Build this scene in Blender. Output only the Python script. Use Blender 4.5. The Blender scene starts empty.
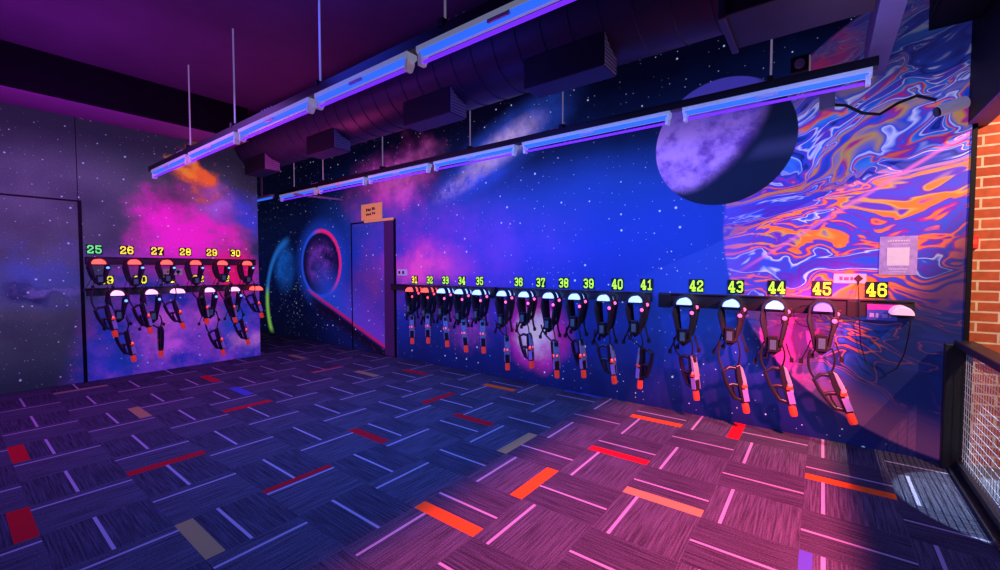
import bpy, bmesh, math, random
from mathutils import Vector, Matrix
random.seed(7)
S = bpy.context.scene
COL = S.collection
PI = math.pi
S.view_settings.view_transform = 'Standard'
S.view_settings.look = 'None'
S.view_settings.exposure = 0.0

# ------------------------------------------------------------------ room constants (metres)
BACK = 4.35          # back wall face (y)
LEFT = -7.25         # left wall face (x)
CEIL = 3.70
RIGHT = 0.805        # end of the painted wall

# ================================================================== node helper
class NT:
    def __init__(self, name):
        self.m = bpy.data.materials.new(name); self.m.use_nodes = True
        self.t = self.m.node_tree; self.t.nodes.clear()
        self.out = self.t.nodes.new('ShaderNodeOutputMaterial')
    def n(self, kind): return self.t.nodes.new(kind)
    def put(self, sock, v):
        if isinstance(v, bpy.types.NodeSocket): self.t.links.new(v, sock)
        elif isinstance(v, (tuple, list)):
            v = tuple(v)
            if sock.type == 'RGBA' and len(v) == 3: v = v + (1,)
            sock.default_value = v
        else: sock.default_value = v
    def math(self, op, a, b=0.0, c=None, clamp=False):
        n = self.n('ShaderNodeMath'); n.operation = op; n.use_clamp = clamp
        self.put(n.inputs[0], a); self.put(n.inputs[1], b)
        if c is not None: self.put(n.inputs[2], c)
        return n.outputs[0]
    def add(self, a, b): return self.math('ADD', a, b)
    def sub(self, a, b): return self.math('SUBTRACT', a, b)
    def mul(self, a, b): return self.math('MULTIPLY', a, b)
    def mx(self, a, b): return self.math('MAXIMUM', a, b)
    def mn(self, a, b): return self.math('MINIMUM', a, b)
    def inv(self, a): return self.math('SUBTRACT', 1.0, a)
    def ss(self, v, a, b):            # smoothstep from a to b (a may exceed b)
        n = self.n('ShaderNodeMapRange'); n.interpolation_type = 'SMOOTHSTEP'
        lo, hi, t0, t1 = (a, b, 0.0, 1.0) if a < b else (b, a, 1.0, 0.0)
        self.put(n.inputs[0], v)
        n.inputs[1].default_value = lo; n.inputs[2].default_value = hi
        n.inputs[3].default_value = t0; n.inputs[4].default_value = t1
        return n.outputs[0]
    def xyz(self, x, y, z=0.0):
        n = self.n('ShaderNodeCombineXYZ')
        self.put(n.inputs[0], x); self.put(n.inputs[1], y); self.put(n.inputs[2], z)
        return n.outputs[0]
    def pos(self):
        g = self.n('ShaderNodeNewGeometry'); s = self.n('ShaderNodeSeparateXYZ')
        self.t.links.new(g.outputs['Position'], s.inputs[0])
        return s.outputs[0], s.outputs[1], s.outputs[2]
    def noise(self, vec, scale=1.0, detail=2.0, rough=0.5, dist=0.0, color=False):
        n = self.n('ShaderNodeTexNoise'); n.noise_dimensions = '3D'
        self.put(n.inputs['Vector'], vec); n.inputs['Scale'].default_value = scale
        n.inputs['Detail'].default_value = detail; n.inputs['Roughness'].default_value = rough
        n.inputs['Distortion'].default_value = dist
        return n.outputs['Color'] if color else n.outputs[0]
    def vmath(self, op, a, b, scale=None):
        n = self.n('ShaderNodeVectorMath'); n.operation = op
        self.put(n.inputs[0], a)
        if scale is None: self.put(n.inputs[1], b)
        else: n.inputs['Scale'].default_value = scale
        return n.outputs[0]
    def mix(self, f, a, b, blend='MIX'):
        n = self.n('ShaderNodeMix'); n.data_type = 'RGBA'; n.blend_type = blend
        self.put(n.inputs[0], f); self.put(n.inputs[6], a); self.put(n.inputs[7], b)
        return n.outputs[2]
    def cadd(self, base, f, c): return self.mix(f, base, c, 'ADD')
    def ramp(self, f, stops, interp='LINEAR'):
        n = self.n('ShaderNodeValToRGB'); r = n.color_ramp; r.interpolation = interp
        while len(r.elements) < len(stops): r.elements.new(0.5)
        for e, (p, c) in zip(r.elements, stops): e.position = p; e.color = tuple(c) + (1,)
        self.put(n.inputs[0], f)
        return n.outputs[0]
    def dist2(self, x, z, cx, cz, rx=1.0, rz=None, rot=0.0):   # normalised elliptical distance
        rz = rz or rx
        dx = self.sub(x, cx); dz = self.sub(z, cz)
        if rot:
            c, s = math.cos(rot), math.sin(rot)
            u = self.add(self.mul(dx, c), self.mul(dz, s)); v = self.sub(self.mul(dz, c), self.mul(dx, s))
        else: u, v = dx, dz
        u = self.math('DIVIDE', u, rx); v = self.math('DIVIDE', v, rz)
        return self.math('SQRT', self.add(self.mul(u, u), self.mul(v, v)))
    def blob(self, x, z, cx, cz, rx, rz=None, rot=0.0): return self.ss(self.dist2(x, z, cx, cz, rx, rz, rot), 1.0, 0.0)
    def stars(self, x, z, scale, size, keep):
        v = self.n('ShaderNodeTexVoronoi'); v.voronoi_dimensions = '2D'
        self.put(v.inputs['Vector'], self.xyz(x, z)); v.inputs['Scale'].default_value = scale
        sp = self.n('ShaderNodeSeparateColor'); self.t.links.new(v.outputs['Color'], sp.inputs[0])
        rad = self.mul(self.math('POWER', sp.outputs[1], 2.0), size)
        d = self.math('DIVIDE', v.outputs['Distance'], self.add(rad, 0.012))
        on = self.math('GREATER_THAN', sp.outputs[0], 1.0 - keep)
        return self.mul(self.ss(d, 1.0, 0.35), on)
    def finish(self, color, rough=0.6, emit=None, estr=0.0, metal=0.0, spec=0.3, alpha=None, bump=None):
        b = self.n('ShaderNodeBsdfPrincipled')
        self.put(b.inputs['Base Color'], color); self.put(b.inputs['Roughness'], rough)
        b.inputs['Metallic'].default_value = metal
        b.inputs['Specular IOR Level'].default_value = spec
        if emit is not None:
            self.put(b.inputs['Emission Color'], emit); self.put(b.inputs['Emission Strength'], estr)
        if bump is not None:
            bn = self.n('ShaderNodeBump'); bn.inputs['Strength'].default_value = 0.4; bn.inputs['Distance'].default_value = 0.01
            self.put(bn.inputs['Height'], bump); self.t.links.new(bn.outputs[0], b.inputs['Normal'])
        self.t.links.new(b.outputs[0], self.out.inputs[0])
        return self.m

def simple(name, c, rough=0.5, metal=0.0, spec=0.4, grain=0.12, gscale=30.0, emit=None, estr=0.0):
    k = NT(name); x, y, z = k.pos()
    nz = k.noise(k.xyz(x, y, z), gscale, 3.0)
    col = k.mix(nz, tuple(v * (1 - grain) for v in c), tuple(min(1, v * (1 + grain)) for v in c))
    return k.finish(col, rough, emit, estr, metal, spec)

# ================================================================== murals
def marble(k, x, z):
    """poured-paint marbling in blue, purple, magenta, orange, gold and white"""
    zz = k.sub(z, k.mul(k.sub(x, .5), k.mul(k.sub(z, 1.2), .28)))
    p = k.xyz(k.mul(x, .8), zz, 0.0)
    w = k.noise(p, 1.3, 2.0, 0.5, color=True)
    w = k.vmath('SCALE', k.vmath('SUBTRACT', w, (0.5, 0.5, 0.5)), None, .85)
    p1 = k.vmath('ADD', p, w)
    q = k.vmath('MULTIPLY', p1, (0.55, 2.2, 1.0))
    w2 = k.noise(k.vmath('MULTIPLY', p1, (1.3, 2.2, 1.0)), 1.9, 2.0, 0.5, color=True)
    q2 = k.vmath('ADD', q, k.vmath('SCALE', k.vmath('SUBTRACT', w2, (0.5, 0.5, 0.5)), None, .95))
    v = k.noise(q2, 1.75, 3.0, 0.42)
    v = k.ss(v, 0.24, 0.76)
    B, N, P, M, O, G, W, C = ((.02, .07, .62), (.008, .015, .14), (.13, .02, .42), (.42, .015, .25), (.85, .16, .03), (.55, .30, .06), (.62, .62, .95), (.04, .22, .72))
    top = k.ramp(v, [(0, N), (.10, B), (.18, C), (.22, W), (.245, B), (.33, N), (.37, B), (.42, P), (.445, W), (.46, B), (.52, C), (.545, O), (.57, M), (.60, B), (.645, W), (.66, B), (.74, G), (.78, M), (.84, B), (1, N)])
    mid = k.ramp(v, [(0, B), (.12, P), (.22, B), (.27, W), (.29, P), (.36, B), (.40, M), (.44, O), (.49, O), (.52, M), (.55, P), (.60, B), (.66, P), (.70, O), (.76, O), (.80, G), (.85, P), (1, B)])
    low = k.ramp(v, [(0, N), (.18, B), (.30, N), (.38, N), (.41, P), (.43, O), (.45, N), (.52, B), (.57, N), (.63, O), (.655, P), (.69, N), (.8, B), (1, N)])
    wob = k.add(z, k.mul(k.sub(k.noise(k.xyz(x, z, 3.0), 1.4, 2.0), 0.5), 0.5))
    c = k.mix(k.ss(wob, 2.30, 1.98), top, mid)
    c = k.mix(k.ss(wob, 1.30, 0.95), c, low)
    return c

def galaxy_wall(name):
    k = NT(name); x, y, z = k.pos()
    P = k.xyz(x, z, 0.0)
    n1 = k.noise(P, 0.9, 5.0, 0.6); n2 = k.noise(P, 2.6, 6.0, 0.65); n3 = k.noise(k.xyz(x, z, 7.0), 9.0, 4.0, 0.7)
    cl = k.ss(n2, 0.32, 0.70); fine = k.ss(n3, 0.25, 0.8)
    # deep ground: black above, strong blue in the middle, navy by the floor
    v = k.ramp(k.math('DIVIDE', k.add(z, k.mul(k.sub(n1, .5), .7)), 3.7),
               [(0, (.004, .008, .085)), (.10, (.006, .014, .15)), (.25, (.010, .028, .34)), (.45, (.012, .04, .42)), (.62, (.008, .045, .30)), (.76, (.003, .012, .085)), (.9, (.001, .002, .018)), (1, (.001, .001, .012))])
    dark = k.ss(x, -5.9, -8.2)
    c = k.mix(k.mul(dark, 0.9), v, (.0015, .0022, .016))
    c = k.mix(k.mul(k.ss(x, -1.9, -0.9), k.mul(k.ss(z, .3, 1.0), k.ss(z, 2.5, 1.7))), c, (.012, .05, .46))
    # purple and pink clouds on the left half
    wv = k.n('ShaderNodeSeparateColor'); k.t.links.new(k.noise(P, 1.5, 4.0, .6, color=True), wv.inputs[0])
    xw = k.add(x, k.mul(k.sub(wv.outputs[0], .5), 1.0)); zw = k.add(z, k.mul(k.sub(wv.outputs[1], .5), .9))
    def cloud(c, cx, cz, rx, rz, colr, amt, rot=0.0, tex=cl, lo=.25):
        b = k.blob(xw, zw, cx, cz, rx, rz, rot)
        f = k.mul(k.mul(b, amt), k.add(k.mul(tex, 1 - lo), lo))
        return k.mix(f, c, colr)
    c = cloud(c, -4.6, 1.75, 2.1, 0.95, (.20, .03, .38), 1.0, -0.1)
    c = cloud(c, -4.7, 1.42, 1.25, 0.50, (.75, .07, .42), 1.25, 0.0, lo=.5)
    c = cloud(c, -3.4, 1.75, 1.6, 0.8, (.10, .05, .45), .8, lo=.4)
    c = cloud(c, -5.5, 2.75, 1.5, 0.75, (.42, .04, .36), 1.3, 0.1)
    c = cloud(c, -5.1, 2.85, 1.0, 0.42, (.62, .12, .48), 1.0, 0.2)
    c = cloud(c, -5.9, 1.1, .9, .75, (.17, .03, .20), 1.0, -.5, lo=.5)
    c = cloud(c, -4.4, .85, 1.2, .45, (.10, .01, .10), .9, lo=.6)
    c = cloud(c, -3.6, 1.0, .8, .7, (.08, .03, .46), .8, lo=.5)
    # spiral galaxy streak
    gal = k.dist2(x, z, -3.30, 2.93, 1.15, 0.36, 0.40)
    c = k.mix(k.mul(k.ss(gal, 1.25, .2), k.add(k.mul(cl, .6), .4)), c, (.04, .13, .95))
    c = k.mix(k.mul(k.ss(gal, .75, .1), k.add(k.mul(fine, .6), .4)), c, (.85, .60, 1.0))
    gal2 = k.dist2(x, z, -3.95, 2.58, .75, .20, .35)
    c = k.mix(k.mul(k.ss(gal2, 1.0, .1), k.mul(fine, .9)), c, (.42, .28, .5))
    # pale supernova with magenta rim
    sn = k.add(k.dist2(x, z, -2.76, .62, .52, .50), k.mul(k.sub(n2, .5), .9))
    c = k.mix(k.mul(k.ss(sn, 1.1, .62), .9), c, (.42, .02, .36))
    c = k.mix(k.ss(sn, .72, .15), c, (.62, .52, .72))
    # smaller pink speckle under numbers 34 and 35
    c = cloud(c, -3.85, .62, .6, .42, (.30, .05, .42), 1.0, tex=fine, lo=.1)
    # ---- neon ringed planet left of the door
    rg = k.dist2(x, z, -7.55, 1.50, .68, .635)
    gl = k.ss(k.math('ABSOLUTE', k.sub(rg, 1.0)), .50, .0)
    c = k.mix(k.mul(gl, .55), c, (.015, .07, .60))
    c = k.mix(k.ss(rg, 1.0, .93), c, (.008, .006, .06))
    inner = k.mul(k.ss(rg, .86, .4), k.ss(n2, .38, .66))
    c = k.mix(inner, c, (.17, .04, .42))
    line = k.ss(k.math('ABSOLUTE', k.sub(rg, .97)), .085, .02)
    side = k.ss(k.add(x, k.mul(k.sub(z, 1.5), .45)), -7.60, -7.15)
    c = k.mix(line, c, k.mix(side, (.02, .10, .85), (.95, .02, .22)))
    # beam of violet light falling from the ring to the door foot
    u = k.sub(z, k.add(.95, k.mul(k.add(x, 7.9), -.355)))         # height above the red lower edge
    u2 = k.sub(z, k.add(1.05, k.mul(k.add(x, 6.9), -.45)))
    beam = k.mul(k.mul(k.ss(u, -.02, .05), k.ss(u2, .45, -.25)), k.mul(k.ss(x, -8.1, -7.2), k.ss(x, -5.30, -5.42)))
    c = k.mix(k.mul(beam, .8), c, k.mix(k.ss(x, -7.2, -5.8), (.02, .07, .62), (.16, .04, .50)))
    edge = k.mul(k.ss(k.math('ABSOLUTE', u), .055, .0), k.mul(k.ss(x, -8.1, -7.8), k.ss(x, -5.3, -5.5)))
    c = k.mix(k.mul(edge, .9), c, (.55, .01, .12))
    under = k.mul(k.mul(k.ss(u, -.02, -.10), k.ss(u, -.42, -.12)), k.mul(k.ss(x, -8.1, -7.7), k.ss(x, -5.3, -5.5)))
    c = k.mix(k.mul(under, .9), c, (.006, .002, .008))
    # blue jellyfish-like arc at the far left
    a1 = k.dist2(x, z, -8.55, .72, 1.22, 1.33)
    arc = k.mul(k.ss(k.math('ABSOLUTE', k.sub(a1, .96)), .10, .0), k.mul(k.ss(x, -8.6, -9.0), k.ss(z, -.02, .15)))
    c = k.mix(k.mul(arc, .9), c, k.mix(k.ss(z, .75, 1.1), (.30, .75, .10), (.02, .20, .75)))
    hd = k.dist2(x, z, -8.95, 1.45, .60, .66)
    c = k.mix(k.mul(k.ss(hd, 1.0, .2), k.add(k.mul(cl, .6), .3)), c, (.01, .14, .70))
    sp = k.mul(k.stars(x, z, 16.0, .25, .5), k.blob(x, z, -8.6, .75, .65, .7))
    c = k.mix(sp, c, (.5, .7, .5))
    # ---- stars
    st = k.mx(k.stars(x, z, 5.5, .085, .60), k.mul(k.stars(x, z, 14.0, .11, .32), .65))
    c = k.mix(st, c, (.55, .68, 1.0))
    # ---- violet moon, lit from the upper left
    dx = k.math('DIVIDE', k.sub(x, -.765), .585); dz = k.math('DIVIDE', k.sub(z, 2.56), .575)
    r2 = k.add(k.mul(dx, dx), k.mul(dz, dz))
    nn = k.math('SQRT', k.mx(k.sub(1.0, r2), 0.0))
    lit = k.add(k.add(k.mul(dx, -.62), k.mul(dz, .52)), k.mul(nn, .42))
    craters = k.noise(P, 6.5, 6.0, .68); maria = k.noise(k.xyz(x, z, 2.0), 2.4, 4.0, .6)
    mc = k.mix(k.ss(k.add(k.mul(craters, .5), k.mul(maria, .5)), .40, .60), (.14, .05, .42), (.48, .26, .85))
    mc = k.mix(k.ss(z, 2.45, 3.05), mc, (.06, .05, .48))
    mc = k.mix(k.ss(lit, .02, .30), (.004, .008, .035), mc)
    band = k.mul(k.ss(k.math('ABSOLUTE', k.sub(z, 2.44)), .12, .0), k.ss(lit, .05, -.1))
    mc = k.mix(k.mul(band, .6), mc, (.04, .045, .15))
    # ---- giant marbled planet at the right
    bd = k.dist2(x, z, 1.08, 1.78, 1.82)
    giant = k.ss(bd, 1.0, .985)
    mar = marble(k, x, z)
    mar = k.mix(k.mul(k.ss(bd, .78, 1.0), .55), mar, (.10, .08, .62))
    mar = k.mix(k.mul(k.ss(z, 2.55, 3.0), .82), mar, (.012, .012, .10))  # planet darkened towards the ceiling, light falloff put into the colour
    mar = k.mix(k.mul(k.mul(k.blob(x, z, -.15, 3.2, .42, .5), k.ss(n2, .35, .6)), .9), mar, (.35, .012, .05))
    # cast shadow painted over the lower right: blue black with a few ribbons
    lowr = k.mul(k.ss(k.add(k.mul(k.sub(x, .22), 1.0), k.mul(k.sub(z, 1.1), -.55)), .0, .40), k.ss(z, 2.05, 1.6))
    mar = k.mix(k.mul(lowr, .92), mar, (.005, .010, .075))
    limb = k.mul(k.ss(bd, .80, .97), k.ss(z, .95, .35))
    mar = k.mix(k.mul(limb, .8), mar, (.17, .04, .12))
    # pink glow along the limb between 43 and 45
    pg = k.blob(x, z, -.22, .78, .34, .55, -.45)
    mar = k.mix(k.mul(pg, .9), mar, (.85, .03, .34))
    # pink edge of the light beam on the wall, painted as a thin line
    lit_edge = k.math('ABSOLUTE', k.sub(z, k.add(1.36, k.mul(k.add(x, .62), .70))))
    mar = k.mix(k.mul(k.mul(k.ss(lit_edge, .03, .0), k.ss(x, -.7, -.4)), .6), mar, (.65, .14, .50))
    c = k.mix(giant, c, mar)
    foot = k.ss(k.dist2(x, z, 1.08, 1.78, 2.05), 1.0, .86)
    c = k.mix(k.mul(k.mul(foot, k.inv(giant)), k.ss(z, 1.3, .7)), c, (.006, .006, .06))
    c = k.mix(k.ss(r2, 1.0, .97), c, mc)
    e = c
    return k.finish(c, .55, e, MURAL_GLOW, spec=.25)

def nebula_wall(name):
    k = NT(name); x, y, z = k.pos()
    P = k.xyz(y, z, 0.0)
    n2 = k.noise(P, 2.2, 6.0, .65); n3 = k.noise(k.xyz(y, z, 4.0), 8.0, 4.0, .7); n1 = k.noise(k.xyz(y, z, 9.0), 1.1, 3.0)
    cl = k.ss(n2, .32, .70); fine = k.ss(n3, .25, .8)
    wv = k.n('ShaderNodeSeparateColor'); k.t.links.new(k.noise(P, 1.9, 4.0, .6, color=True), wv.inputs[0])
    yw = k.add(y, k.mul(k.sub(wv.outputs[0], .5), 1.1)); zw = k.add(z, k.mul(k.sub(wv.outputs[1], .5), 1.1))
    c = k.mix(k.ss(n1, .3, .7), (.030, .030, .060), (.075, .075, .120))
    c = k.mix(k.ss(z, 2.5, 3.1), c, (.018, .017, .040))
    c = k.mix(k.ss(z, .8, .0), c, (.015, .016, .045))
    def cloud(c, cx, cz, rx, rz, colr, amt, rot=0.0, tex=cl, lo=.35):
        b = k.blob(yw, zw, cx, cz, rx, rz, rot)
        return k.mix(k.math('MULTIPLY', k.mul(b, amt), k.add(k.mul(tex, 1 - lo), lo), clamp=True), c, colr)
    right = k.ss(k.add(y, k.mul(z, -.22)), .75, 1.25)
    c = k.mix(k.mul(right, k.ss(z, 1.9, .9)), c, k.mix(k.ss(n2, .4, .62), (.02, .03, .40), (.24, .05, .52)))
    c = cloud(c, 2.2, 1.85, .95, .85, (.85, .02, .52), 1.7, -.3, lo=.5)
    c = cloud(c, 1.7, 1.45, .8, .45, (.30, .03, .36), 1.0)
    c = cloud(c, 2.75, 1.35, .55, .4, (.90, .01, .20), 1.5, lo=.7)
    c = cloud(c, 2.95, 2.25, .55, .55, (.05, .06, .55), 1.5, lo=.5)
    c = cloud(c, 2.55, 2.35, .45, .35, (.35, .12, .62), 1.1)
    c = cloud(c, 2.35, 2.75, .40, .30, (.95, .16, .03), 1.9, -.4, lo=.5)
    c = cloud(c, 2.20, 2.90, .22, .22, (1.0, .40, .04), 1.4, -.4, lo=.4)
    c = cloud(c, 2.05, .55, .85, .42, (.55, .10, .70), 1.4, .35)
    c = cloud(c, 1.35, .35, .5, .4, (.012, .04, .42), 1.3, lo=.6)
    c = cloud(c, 2.75, .65, .4, .5, (.02, .07, .58), 1.4, lo=.5)
    c = cloud(c, 2.95, .25, .35, .25, (.60, .20, .62), 1.0)
    # blue streak cloud on the sliding panel
    c = cloud(c, .65, 1.35, .75, .50, (.05, .07, .30), 1.1, .1, lo=.6)
    c = cloud(c, .62, 1.18, .40, .20, (.012, .012, .06), 1.2, .1)
    c = cloud(c, .85, 1.22, .45, .07, (.13, .10, .34), 1.2, .1)
    st = k.mx(k.stars(y, z, 7.0, .10, .75), k.mul(k.stars(y, z, 17.0, .10, .40), .6))
    c = k.mix(k.mul(st, .75), c, (.50, .52, .85))
    c = k.mix(.35, c, k.mix(k.noise(k.xyz(y, z, 1.0), 60.0, 2.0), (0, 0, 0), (1, 1, 1)), 'SOFT_LIGHT')
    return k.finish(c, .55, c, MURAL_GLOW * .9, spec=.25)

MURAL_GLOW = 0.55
M = {}
M['mural_back'] = galaxy_wall('galaxy mural paint')
M['mural_left'] = nebula_wall('nebula mural paint')

# ================================================================== carpet, brick, plain materials
def carpet(name, along_x, base=(.060, .056, .080)):
    k = NT(name); x, y, z = k.pos()
    a, b = (x, y) if along_x else (y, x)
    s = k.noise(k.xyz(k.mul(a, 3.5), k.mul(b, 110.0), 0.0), 1.0, 2.0, .6)
    s2 = k.noise(k.xyz(k.mul(a, 120.0), k.mul(b, 200.0), 2.0), 1.0, 1.0)
    f = k.ss(k.add(k.mul(s, .6), k.mul(s2, .4)), .34, .70)
    c = k.mix(f, tuple(v * .55 for v in base), tuple(v * 2.3 for v in base))
    return k.finish(c, .95, spec=.05, bump=s)
M['carpet_x'] = carpet('grey carpet pile', True, (.043, .040, .058))
M['carpet_y'] = carpet('grey carpet pile turned', False, (.056, .053, .074))
M['c_line'] = simple('pale carpet line', (.42, .36, .44), .95, spec=.05, gscale=200)
M['c_red'] = simple('red carpet strip', (.55, .012, .02), .95, spec=.05, gscale=200)
M['c_orange'] = simple('orange carpet strip', (.90, .13, .015), .95, spec=.05, gscale=200)
M['c_tan'] = simple('tan carpet strip', (.42, .30, .10), .95, spec=.05, gscale=200)
M['c_blue'] = simple('blue carpet strip', (.07, .10, .45), .95, spec=.05, gscale=200)

def brick(name):
    k = NT(name); x, y, z = k.pos()
    n = k.n('ShaderNodeTexBrick'); k.put(n.inputs['Vector'], k.xyz(x, z))
    n.inputs['Color1'].default_value = (.48, .115, .05, 1); n.inputs['Color2'].default_value = (.36, .07, .035, 1)
    n.inputs['Mortar'].default_value = (.62, .50, .40, 1); n.inputs['Scale'].default_value = 1.0
    n.inputs['Mortar Size'].default_value = .007; n.inputs['Brick Width'].default_value = .22; n.inputs['Row Height'].default_value = .073
    n.inputs['Mortar Smooth'].default_value = .2
    nz = k.noise(k.xyz(x, y, z), 25.0, 4.0)
    c = k.mix(.5, n.outputs['Color'], k.mix(nz, (.2, .2, .2), (.9, .9, .9)), 'OVERLAY')
    return k.finish(c, .85, spec=.2, bump=n.outputs['Fac'])
M['brick'] = brick('red brick')
M['ceiling'] = simple('dark painted ceiling', (.085, .055, .115), .8, grain=.3, gscale=2.0)
M['soffit'] = simple('dark soffit paint', (.055, .035, .065), .75, grain=.2, gscale=4)
M['soffit_under'] = simple('soffit underside lit tone', (.30, .10, .32), .7, grain=.15, gscale=3)  # light on the undersides put into a paler plum colour
M['beam'] = simple('beam with painted lavender light', (.22, .24, .50), .6, grain=.1)  # lavender light on the beam put into its colour
M['black'] = simple('black satin metal', (.012, .012, .016), .4, spec=.5)
M['trim'] = simple('black trim paint', (.005, .005, .009), .6, spec=.15)
M['duct'] = simple('dark duct sheet metal', (.038, .036, .075), .45, metal=.2, grain=.2, gscale=6)
M['duct_dark'] = simple('near black duct metal', (.014, .013, .022), .5, grain=.2, gscale=6)
M['grille'] = simple('lit grey duct outlet metal', (.40, .42, .46), .55, grain=.5, gscale=90)  # paler than the boxes: light on their end faces put into the colour
M['steel'] = simple('galvanised steel', (.55, .55, .60), .45, metal=.2)
M['white_metal'] = simple('white enamelled metal', (.75, .75, .78), .35)
M['reflector'] = simple('pale fixture reflector', (.62, .64, .72), .4, emit=(.28, .34, .46), estr=.38)  # faint emission stands in for tube light on the housing
M['rod'] = simple('pale steel rod', (.7, .7, .74), .4, emit=(.30, .28, .40), estr=.30)  # slight glow stands in for light catching the rods
M['white_plastic'] = simple('white plastic', (.80, .74, .78), .4, emit=(.7, .6, .7), estr=.12)  # small emission lifts it, light on the plastic put into the material
M['rail'] = simple('black painted rail board', (.018, .014, .024), .45, spec=.5)
M['fabric'] = simple('black vest fabric', (.020, .018, .026), .75, gscale=120)
M['webbing'] = simple('black nylon webbing', (.014, .013, .018), .65)
M['gun_black'] = simple('black phaser plastic', (.018, .016, .022), .35, spec=.5)
M['gun_grey'] = simple('grey phaser shell', (.34, .36, .44), .3, spec=.5)
M['gun_label'] = simple('violet phaser label', (.32, .18, .55), .4, emit=(.32, .18, .55), estr=.15)
M['battery'] = simple('blue grey pack module', (.06, .11, .16), .4, emit=(.05, .13, .2), estr=.2)
M['muzzle'] = simple('orange red muzzle plastic', (.90, .06, .025), .45, emit=(.9, .05, .03), estr=.35)
M['orange_card'] = simple('orange card', (.85, .36, .12), .6, emit=(.9, .36, .12), estr=.35)
M['pink_card'] = simple('pale card', (.72, .50, .66), .6, emit=(.7, .4, .6), estr=.15)
M['lilac_card'] = simple('lilac poster print', (.46, .28, .62), .5, grain=.5, gscale=26, emit=(.4, .22, .55), estr=.12)
M['poster_white'] = simple('poster white square', (.78, .62, .74), .5, emit=(.7, .5, .66), estr=.15)
M['ink'] = simple('dark print', (.06, .012, .03), .6)
M['ink_red'] = simple('faded plum print', (.30, .08, .24), .6)
M['sign_blue'] = simple('blue print', (.05, .05, .40), .5, emit=(.05, .05, .4), estr=.3)
M['sign_pink'] = simple('magenta print', (.65, .03, .35), .5, emit=(.65, .03, .35), estr=.3)
M['plate'] = simple('dark number plate', (.012, .014, .018), .5)
M['concrete'] = simple('outer concrete floor', (.12, .12, .14), .8, grain=.3, gscale=12)
M['green'] = simple('green turf mat', (.10, .42, .06), .9, grain=.5, gscale=60, emit=(.08, .4, .05), estr=.12)
M['alarm_red'] = simple('red call point', (.7, .02, .03), .4, emit=(.7, .02, .03), estr=.2)
def glow(name, c, s, base=None): return simple(name, base or c, .4, emit=c, estr=s, grain=.04)
M['tube_violet'] = glow('violet blacklight tube', (.16, .02, 1.0), 1.25)
M['tube_blue'] = glow('blue tube strip', (.03, .16, .95), .9)
M['hook_red'] = glow('red glowing hook', (1.0, .07, .05), 2.6)
M['hook_pink'] = glow('pink glowing hook', (1.0, .42, .80), 1.8)
M['hook_blue'] = glow('blue white glowing hook', (.26, .40, 1.0), 2.4)
M['hook_dim'] = glow('dim violet hook', (.25, .22, .9), .8)
M['hook_rose'] = glow('rose hook', (.85, .45, .60), .7)
M['led_red'] = glow('red sensor light', (1.0, .06, .08), 2.6)
M['led_pink'] = glow('pink sensor light', (1.0, .10, .34), 2.4)
M['led_blue'] = glow('blue sensor light', (.12, .30, 1.0), 2.4)
M['digit_lime'] = glow('lime digits', (.50, .95, .06), .95)
M['digit_yellow'] = glow('yellow digits', (.95, .85, .04), .95)
M['digit_green'] = glow('green digits', (.12, .90, .16), .95)

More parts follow.
